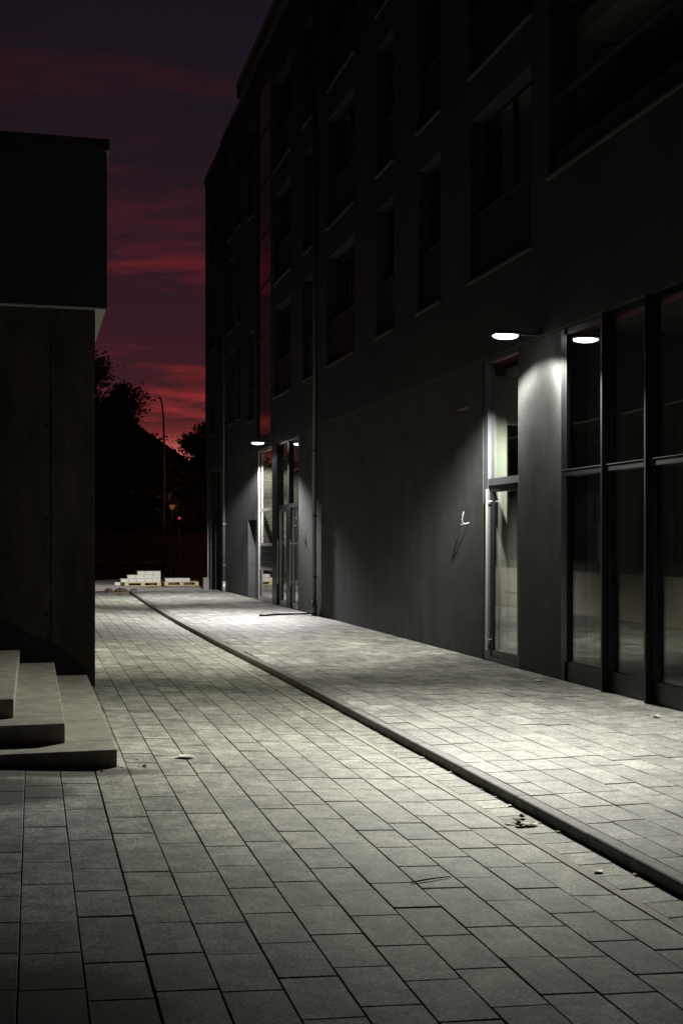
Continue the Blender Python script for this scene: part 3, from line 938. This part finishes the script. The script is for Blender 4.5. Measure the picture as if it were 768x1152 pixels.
# ================================================================== FAR END: pallets and blocks
def pallet(x, y, z, label, w=1.2, d=.8):
    t = thing('pallet', label, 'pallet', (x, y, z), 0, 'pallets at the end of the paving')
    dk = MB()
    for i in range(5):
        yy = y - d / 2 + .07 + i * (d - .14) / 4
        dk.box(x - w / 2, x + w / 2, yy - .05, yy + .05, z + .122, z + .144)
    dk.build('deck', M['wood'], t)
    bl = MB()
    for i in (-1, 0, 1):
        for j in (-1, 0, 1):
            bl.box(x + i * (w / 2 - .07) - .07, x + i * (w / 2 - .07) + .07, y + j * (d / 2 - .05) - .05, y + j * (d / 2 - .05) + .05, z + .022, z + .121)
    bl.build('block', M['wood'], t)
    rn = MB()
    for j in (-1, 0, 1): rn.box(x - w / 2, x + w / 2, y + j * (d / 2 - .05) - .05, y + j * (d / 2 - .05) + .05, z, z + .021)
    rn.build('runner', M['wood'], t)
    return t
GZ = .02
pallet(3.85, 44.2, GZ, 'wooden pallet under the taller stepped stack of blocks', 1.30)
pallet(5.27, 44.4, GZ, 'wooden pallet under the single low layer of blocks', 1.25)
def blockstone(x0, x1, y0, y1, z0, z1, label, grp):
    o = MB().box(x0, x1, y0, y1, z0, z1, bev=.008).build('paving_block', M['block'])
    tag(o, label, 'block', grp)
words = {0: 'bottom', 1: 'middle', 2: 'top'}
for k, (xs, nblk) in enumerate((((3.06, 4.49), 5), ((3.30, 4.49), 4), ((3.66, 4.49), 3))):
    z = GZ + .146 + k * .134
    for i in range(nblk):
        a = xs[0] + (xs[1] - xs[0]) * i / nblk; b = xs[0] + (xs[1] - xs[0]) * (i + 1) / nblk
        blockstone(a + .003, b - .003, 43.82, 44.58, z, z + .130, 'pale concrete block in the %s layer of the taller stepped stack' % words[k], '%s layer of the stepped block stack' % words[k])
for i in range(3):
    blockstone(4.68 + i * .30, 4.975 + i * .30, 44.02, 44.78, GZ + .146, GZ + .275, 'pale concrete block lying in the low single layer pallet stack', 'blocks on the low pallet')
# loose offcut leaning beside the stack
o = MB().box(2.85, 3.05, 43.9, 44.4, .0, .17, bev=.01).build('paving_block', M['block']); tag(o, 'loose pale block standing on the ground left of the stepped stack', 'block')
# heap of dark rubble at the end of the kerb
random.seed(9)
for i in range(9):
    bm = bmesh.new(); bmesh.ops.create_icosphere(bm, subdivisions=1, radius=1)
    for v in bm.verts: v.co *= random.uniform(.75, 1.2)
    r_ = random.uniform(.05, .12)
    x, y = 2.6 + random.uniform(-.35, .55), 38.9 + random.uniform(-.25, .35)
    mb = MB(); mb.add_bm(bm, None, Matrix.Translation((x, y, .045 + r_ * .4)) @ Matrix.Diagonal((r_ * 1.3, r_, r_ * .7, 1)))
    o = mb.build('rubble_stone', M['earth']); tag(o, 'dark lump of rubble lying at the far end of the kerb', 'rubble', 'rubble at the end of the kerb')

# ---- barrier tape on stakes
def lerp(a, b, t): return a + (b - a) * t
stakes = [(-1.5, 54.0), (2.2, 54.6), (6.0, 54.2), (9.6, 54.8)]
desc = ['hidden behind the left building edge', 'left of the far street lamp', 'right of the far street lamp', 'behind the far building corner']
for (x, y), d_ in zip(stakes, desc):
    o = MB().tube([(x, y, -.1), (x, y, 1.0)], .025, 8).build('barrier_stake', M['galv'])
    tag(o, 'thin steel stake holding barrier tape, ' + d_, 'stake', 'stakes of the barrier tape')
tp = MB()
for (xa, ya), (xb, yb) in zip(stakes, stakes[1:]):
    n = 14
    for i in range(n):
        t0, t1 = i / n, (i + 1) / n
        z0 = .78 - .10 * math.sin(math.pi * t0); z1 = .78 - .10 * math.sin(math.pi * t1)
        m = M['tape_red'] if i % 2 else M['tape_white']
        pa = (lerp(xa, xb, t0), lerp(ya, yb, t0) - .03); pb = (lerp(xa, xb, t1), lerp(ya, yb, t1) - .03)
        for off in (0, .004):
            tp.quad((pa[0], pa[1] + off, z0 - .025), (pb[0], pb[1] + off, z1 - .025), (pb[0], pb[1] + off, z1 + .025), (pa[0], pa[1] + off, z0 + .025), m)
tag(tp.build('barrier_tape', None), 'red and white barrier tape strung across behind the pallets', 'barrier tape')

# ---- boundary wall
bw = thing('boundary_wall', 'low rendered boundary wall crossing behind the barrier tape', 'wall', (4, 62, 0))
box('wall_body', M['brick'], bw, -22, 36, 62, 62.3, -.2, 2.05)
box('coping', M['tile'], bw, -22, 36, 61.93, 62.37, 2.05, 2.15)

# ---- far street lamp, unlit
sl = thing('street_lamp', 'tall slender unlit street lamp rising behind the pallets', 'street lamp', (5.94, 56.5, 0))
ps_ = [(5.94, 56.5, -.1), (5.94, 56.5, 3.5), (5.95, 56.5, 6.2), (5.92, 56.5, 7.4), (5.86, 56.48, 8.0), (5.78, 56.45, 8.35)]
MB().tube(ps_, [.075, .065, .05, .042, .038, .034], 10).build('pole', M['galv'], sl, smooth=True)
MB().box(5.66, 5.82, 56.36, 56.52, 8.30, 8.37, bev=.02).build('lantern', M['lamp_body'], sl)

# ---- traffic signal showing red
ts = thing('traffic_signal', 'traffic signal post showing a small red light beyond the wall', 'traffic light', (7.0, 59.5, 0))
MB().tube([(7.0, 59.5, -.1), (7.0, 59.5, 3.2)], .05, 10).build('pole', M['galv'], ts)
MB().box(6.88, 7.12, 59.34, 59.52, 2.35, 3.15, bev=.03).build('housing', M['lamp_body'], ts)
MB().tube([(7.0, 59.33, 2.78), (7.0, 59.342, 2.78)], .06, 14).build('lens', M['red_lens'], ts)

# ---- sodium street lamp round the corner
sd = thing('street_lamp', 'orange glowing street lamp standing round the far building corner', 'street lamp', (13.2, 57, 0))
MB().tube([(13.2, 57, -.1), (13.2, 57, 5.0), (12.6, 57.4, 5.4)], [.07, .05, .04], 10).build('pole', M['galv'], sd)
MB().box(12.2, 12.7, 57.3, 57.55, 5.38, 5.48, bev=.03).build('lantern', M['lamp_body'], sd)
MB().box(12.26, 12.6, 57.34, 57.51, 5.35, 5.381).build('lens', M['sodium'], sd)
ld = bpy.data.lights.new('sodium_light', 'POINT'); ld.energy = 45; ld.color = (1, .33, .07); ld.shadow_soft_size = .1
lo = bpy.data.objects.new('sodium_light', ld); COL.objects.link(lo); lo.parent = sd; lo.location = (-.8, .4, 5.2)

# ---- lantern among the bushes
gl = thing('garden_lantern', 'small amber lantern glowing among dark foliage above the red signal', 'lantern', (6.98, 62.4, 0))
MB().tube([(6.98, 62.4, -.1), (6.98, 62.4, 3.3)], .04, 8).build('pole', M['lamp_body'], gl)
MB().tube([(6.98, 62.4, 3.3), (6.98, 62.4, 3.52)], [.10, .13], 8).build('lens', M['amber'], gl)
MB().tube([(6.98, 62.4, 3.52), (6.98, 62.4, 3.62)], [.17, .03], 8).build('cap', M['lamp_body'], gl)
ld = bpy.data.lights.new('amber_light', 'POINT'); ld.energy = 6; ld.color = (1, .33, .07); ld.shadow_soft_size = .1
lo = bpy.data.objects.new('amber_light', ld); COL.objects.link(lo); lo.parent = gl; lo.location = (.12, -.3, 3.45)

# ---- house beyond
hs = thing('gabled_house', 'dark gabled house with sloping roof beyond the boundary wall', 'house', (4.5, 78, 0))
h = MB(); h.box(-.2, 10.6, 74, 86, -.2, 5.2); h.build('wall', M['brick'], hs)
r_ = MB()
xl, xr, xm, zt, ze = -.8, 11.2, 5.4, 9.15, 5.3
for ya, yb in ((73.4, 86.6),):
    r_.quad((xl, ya, ze), (xm, ya, zt), (xm, yb, zt), (xl, yb, ze)); r_.quad((xm, ya, zt), (xr, ya, ze), (xr, yb, ze), (xm, yb, zt))
    r_.quad((xl, ya, ze - .25), (xm, ya, zt - .25), (xm, yb, zt - .25), (xl, yb, ze - .25)); r_.quad((xm, ya, zt - .25), (xr, ya, ze - .25), (xr, yb, ze - .25), (xm, yb, zt - .25))
    for yy in (ya, yb):
        r_.quad((xl, yy, ze - .25), (xm, yy, zt - .25), (xm, yy, zt), (xl, yy, ze)); r_.quad((xm, yy, zt - .25), (xr, yy, ze - .25), (xr, yy, ze), (xm, yy, zt))
ro = r_.build('roof', M['tile'], hs)
g_ = MB(); i = len(g_.v); g_.v += [(-.4, 74.01, 5.3), (10.9, 74.01, 5.3), (xm, 74.01, zt - .26)]; g_.f.append((i, i + 1, i + 2)); g_.mi.append(0)
g_.build('gable', M['brick'], hs)

# ---- trees
def tree(label, x, y, h, crown, seed, leaf=.34, dens=900):
    rnd = random.Random(seed)
    t = thing('tree', label, 'tree', (x, y, 0), 0, 'trees beyond the boundary wall')
    tk = MB()
    tk.tube([(x, y, -.2), (x + .1, y, h * .3), (x - .05, y, h * .55), (x + .1, y, h * .8)], [.28, .22, .15, .05], 9)
    for (cx, cy, cz, r) in crown:
        tk.tube([(x, y, h * .3 + rnd.uniform(0, h * .2)), (x + cx * .5, y + cy * .5, cz * .75), (x + cx, y + cy, cz)], [.11, .07, .02], 6)
    tk.build('trunk', M['bark'], t)
    lf = MB()
    for (cx, cy, cz, r) in crown:
        for sub in range(7):
            a = Vector((rnd.gauss(0, 1), rnd.gauss(0, 1), rnd.gauss(0, 1))).normalized() * r * rnd.uniform(.45, 1.0)
            rr = r * rnd.uniform(.28, .5)
            for _ in range(int(dens * rr * rr / 4) + 12):
                d = Vector((rnd.gauss(0, 1), rnd.gauss(0, 1), rnd.gauss(0, .8))) * rr * .55
                p = Vector((x + cx, y + cy, cz)) + a + d
                u = Vector((rnd.uniform(-1, 1), rnd.uniform(-1, 1), rnd.uniform(-.6, .6))).normalized()
                w = u.cross(Vector((rnd.uniform(-1, 1), rnd.uniform(-1, 1), rnd.uniform(-1, 1)))).normalized()
                s = leaf * rnd.uniform(.5, 1.1)
                lf.quad(p - u * s * .5, p + w * s * .3, p + u * s * .5, p - w * s * .3)
    lf.build('crown', M['leaf'], t)
    return t
tree('tall leafy tree beside the left building with its crown reaching highest', 3.6, 64, 11,
     [(0, 0, 8.6, 2.1), (.9, .2, 7.0, 2.0), (1.9, 0, 6.2, 1.7), (2.9, .3, 5.2, 1.6), (-1.2, 0, 7.0, 2.3), (.2, 0, 5.2, 2.3), (3.6, .2, 4.4, 1.4), (1.6, -.2, 4.0, 1.9), (.3, 0, 8.5, 1.3)], 2, leaf=.28, dens=4600)
tree('rounded smaller tree in front of the gabled house roof', 5.0, 68, 8.5,
     [(0, 0, 6.2, 1.2), (.9, 0, 5.6, 1.1), (-1.0, 0, 6.6, 1.2), (.1, 0, 4.9, 1.5), (1.2, 0, 4.2, 1.4), (-1.3, 0, 4.8, 1.4), (0, 0, 3.6, 1.6)], 5, leaf=.26, dens=4600)
tree('leafy tree touching the far corner of the apartment building', 9.0, 66, 9,
     [(0, 0, 7.0, 1.3), (-.7, 0, 6.0, 1.2), (.9, 0, 6.8, 1.4), (-.9, .1, 4.8, 1.4), (.6, 0, 5.2, 1.6), (0, 0, 3.8, 1.8), (-1.6, 0, 3.4, 1.2)], 8, leaf=.26, dens=4600)
tree('unseen low broad tree added behind the left building to block red sky from the entrance glass', .2, 60, 6.6,
     [(0, 0, 5.0, 1.3), (-1.2, 0, 4.6, 1.4), (1.2, 0, 4.4, 1.3), (-.6, .4, 3.2, 1.8), (.8, -.2, 3.0, 1.6), (0, 0, 1.9, 1.7)], 21, dens=2200)  # added out of view to keep red sky out of the entrance glass
tree('unseen low spreading tree added farther behind the left building to block the same sky reflection', -3.2, 62, 6.6,
     [(0, 0, 5.2, 1.3), (-1.4, 0, 4.7, 1.4), (1.3, 0, 4.6, 1.4), (-.6, .4, 3.3, 1.8), (.8, -.2, 3.0, 1.6), (0, 0, 1.9, 1.7)], 22, dens=2200)  # second unseen tree, added to block the same sky reflection
tree('low bush like tree lit orange near the red signal', 7.0, 63.5, 4.4,
     [(0, 0, 3.4, .8), (.5, 0, 2.9, .7), (-.5, 0, 2.8, .7), (1.2, 0, 2.6, .6)], 12, leaf=.22, dens=2600)

# ================================================================== SMALL THINGS
def cable_stub(label, y, z):
    t = MB()
    t.tube([(XF + .01, y, z), (XF - .05, y + .005, z - .02), (XF - .085, y + .01, z - .01), (XF - .10, y + .01, z + .04), (XF - .095, y - .01, z + .10), (XF - .085, y - .02, z + .15)], [.009, .009, .009, .009, .008, .006], 8)
    t.tube([(XF - .06, y + .005, z - .02), (XF - .09, y + .03, z - .03), (XF - .105, y + .04, z - .025)], .006, 8)
    o = t.build('cable_stub', M['cable'], smooth=True)
    tag(o, label, 'cable', 'wire ends sticking out of the facade')
cable_stub('pale wire end curling out of the dark wall beside the glass door', 15.72, 1.93)
cable_stub('pale wire end sticking out right of the main entrance', 26.65, 2.05)

# hose lying by the second pipe
hp = [(5.72, 24.9, WALK + .05), (5.62, 25.1, WALK + .035), (5.35, 25.25, WALK + .022), (5.05, 25.2, WALK + .022), (4.8, 24.95, WALK + .022), (4.62, 24.9, WALK + .022)]
hz = thing('garden_hose', 'short dark hose with green end lying by the downpipe', 'hose', (5.3, 25.1, WALK))
MB().tube(hp, .022, 8).build('hose', M['hose'], hz, smooth=True)
MB().tube([(5.80, 24.86, WALK + .10), (5.76, 24.88, WALK + .07), (5.71, 24.91, WALK + .048)], .034, 10).build('end_cap', M['green'], hz, smooth=True)

def leafmesh(name, x, y, z, s, rz, m, label, cat, curl=.35, group=None):
    mb = MB(); n = 6
    c_, s_ = math.cos(rz), math.sin(rz)
    def P(u, v):
        w = math.sin(math.pi * min(max(u, .02), .98)) ** .8 * .42
        a, b = (u - .5) * s, v * w * s
        h = .004 + curl * s * ((u - .5) ** 2 + .9 * (v * w) ** 2)
        return (x + a * c_ - b * s_, y + a * s_ + b * c_, z + h)
    for i in range(n):
        for v0, v1 in ((-1, 0), (0, 1)):
            u0, u1 = i / n, (i + 1) / n
            for off in (0, .0015):
                q = [P(u0, v0), P(u1, v0), P(u1, v1), P(u0, v1)]
                mb.quad(*[(a, b, c + off) for a, b, c in q])
    o = mb.build(name, m); tag(o, label, cat, group); return o
random.seed(31)
for i in range(9):
    x = 2.80 + random.uniform(-.06, .06) - (.02 * i if i < 5 else 0); y = 6.55 + random.uniform(-.10, .16)
    leafmesh('fallen_leaf', x, y, street_z(x), random.uniform(.035, .07), random.uniform(0, 6), M['fallen'], 'yellowed leaf in the small pile lying in the gutter', 'leaf', random.uniform(.5, 1.3), 'leaf pile in the gutter')
for x, y in ((2.90, 7.25), (2.89, 7.0), (2.91, 7.5), (2.91, 6.3), (2.90, 8.1), (2.88, 9.6), (2.90, 5.4), (2.86, 11.2), (2.74, 5.5), (2.87, 8.7), (2.6, 11.5), (2.62, 10.2)):
    leafmesh('fallen_leaf', x, y, street_z(x), random.uniform(.03, .06), random.uniform(0, 6), M['fallen'], 'small single leaf or crumb lying along the kerb foot', 'leaf', .35, 'crumbs along the kerb')
leafmesh('fallen_leaf', 1.09, 8.75, street_z(1.09), .15, .1, M['pale_scrap'], 'pale dry leaf lying on the street right of the stairs', 'leaf', .5)
leafmesh('paper_scrap', 5.45, 9.80, WALK, .10, .7, M['pale_scrap'], 'small white scrap on the pavement in front of the shopfront', 'scrap', .7)
leafmesh('paper_scrap', 5.55, 12.6, WALK, .10, 2.2, M['pale_scrap'], 'tiny white scrap on the pavement below the pilaster', 'scrap', .7)
tw = MB().tube([(1.72, 5.38, street_z(1.7) + .006), (1.83, 5.42, street_z(1.8) + .009), (1.95, 5.47, street_z(1.95) + .006)], [.004, .004, .002], 6)
tag(tw.build('twig', M['bark']), 'thin dark twig lying on the street slabs', 'twig')
random.seed(17)
for i in range(16):
    x = random.uniform(-.4, .72); y = 8.30 + random.uniform(-.12, .02) if x < .5 else random.uniform(8.1, 8.7)
    if x > .5: x = random.uniform(.59, .75)
    bm = bmesh.new(); bmesh.ops.create_icosphere(bm, subdivisions=1, radius=1)
    for v in bm.verts: v.co *= random.uniform(.7, 1.2)
    r0 = random.uniform(.006, .016)
    mb = MB(); mb.add_bm(bm, None, Matrix.Translation((x, y, street_z(x) + r0 * .5)) @ Matrix.Diagonal((r0 * 1.3, r0, r0 * .7, 1)))
    o = mb.build('pebble', M['step'] if i % 3 else M['pale_scrap']); tag(o, 'tiny pebble at the foot of the lowest stone step', 'pebble', 'pebbles by the lowest step')
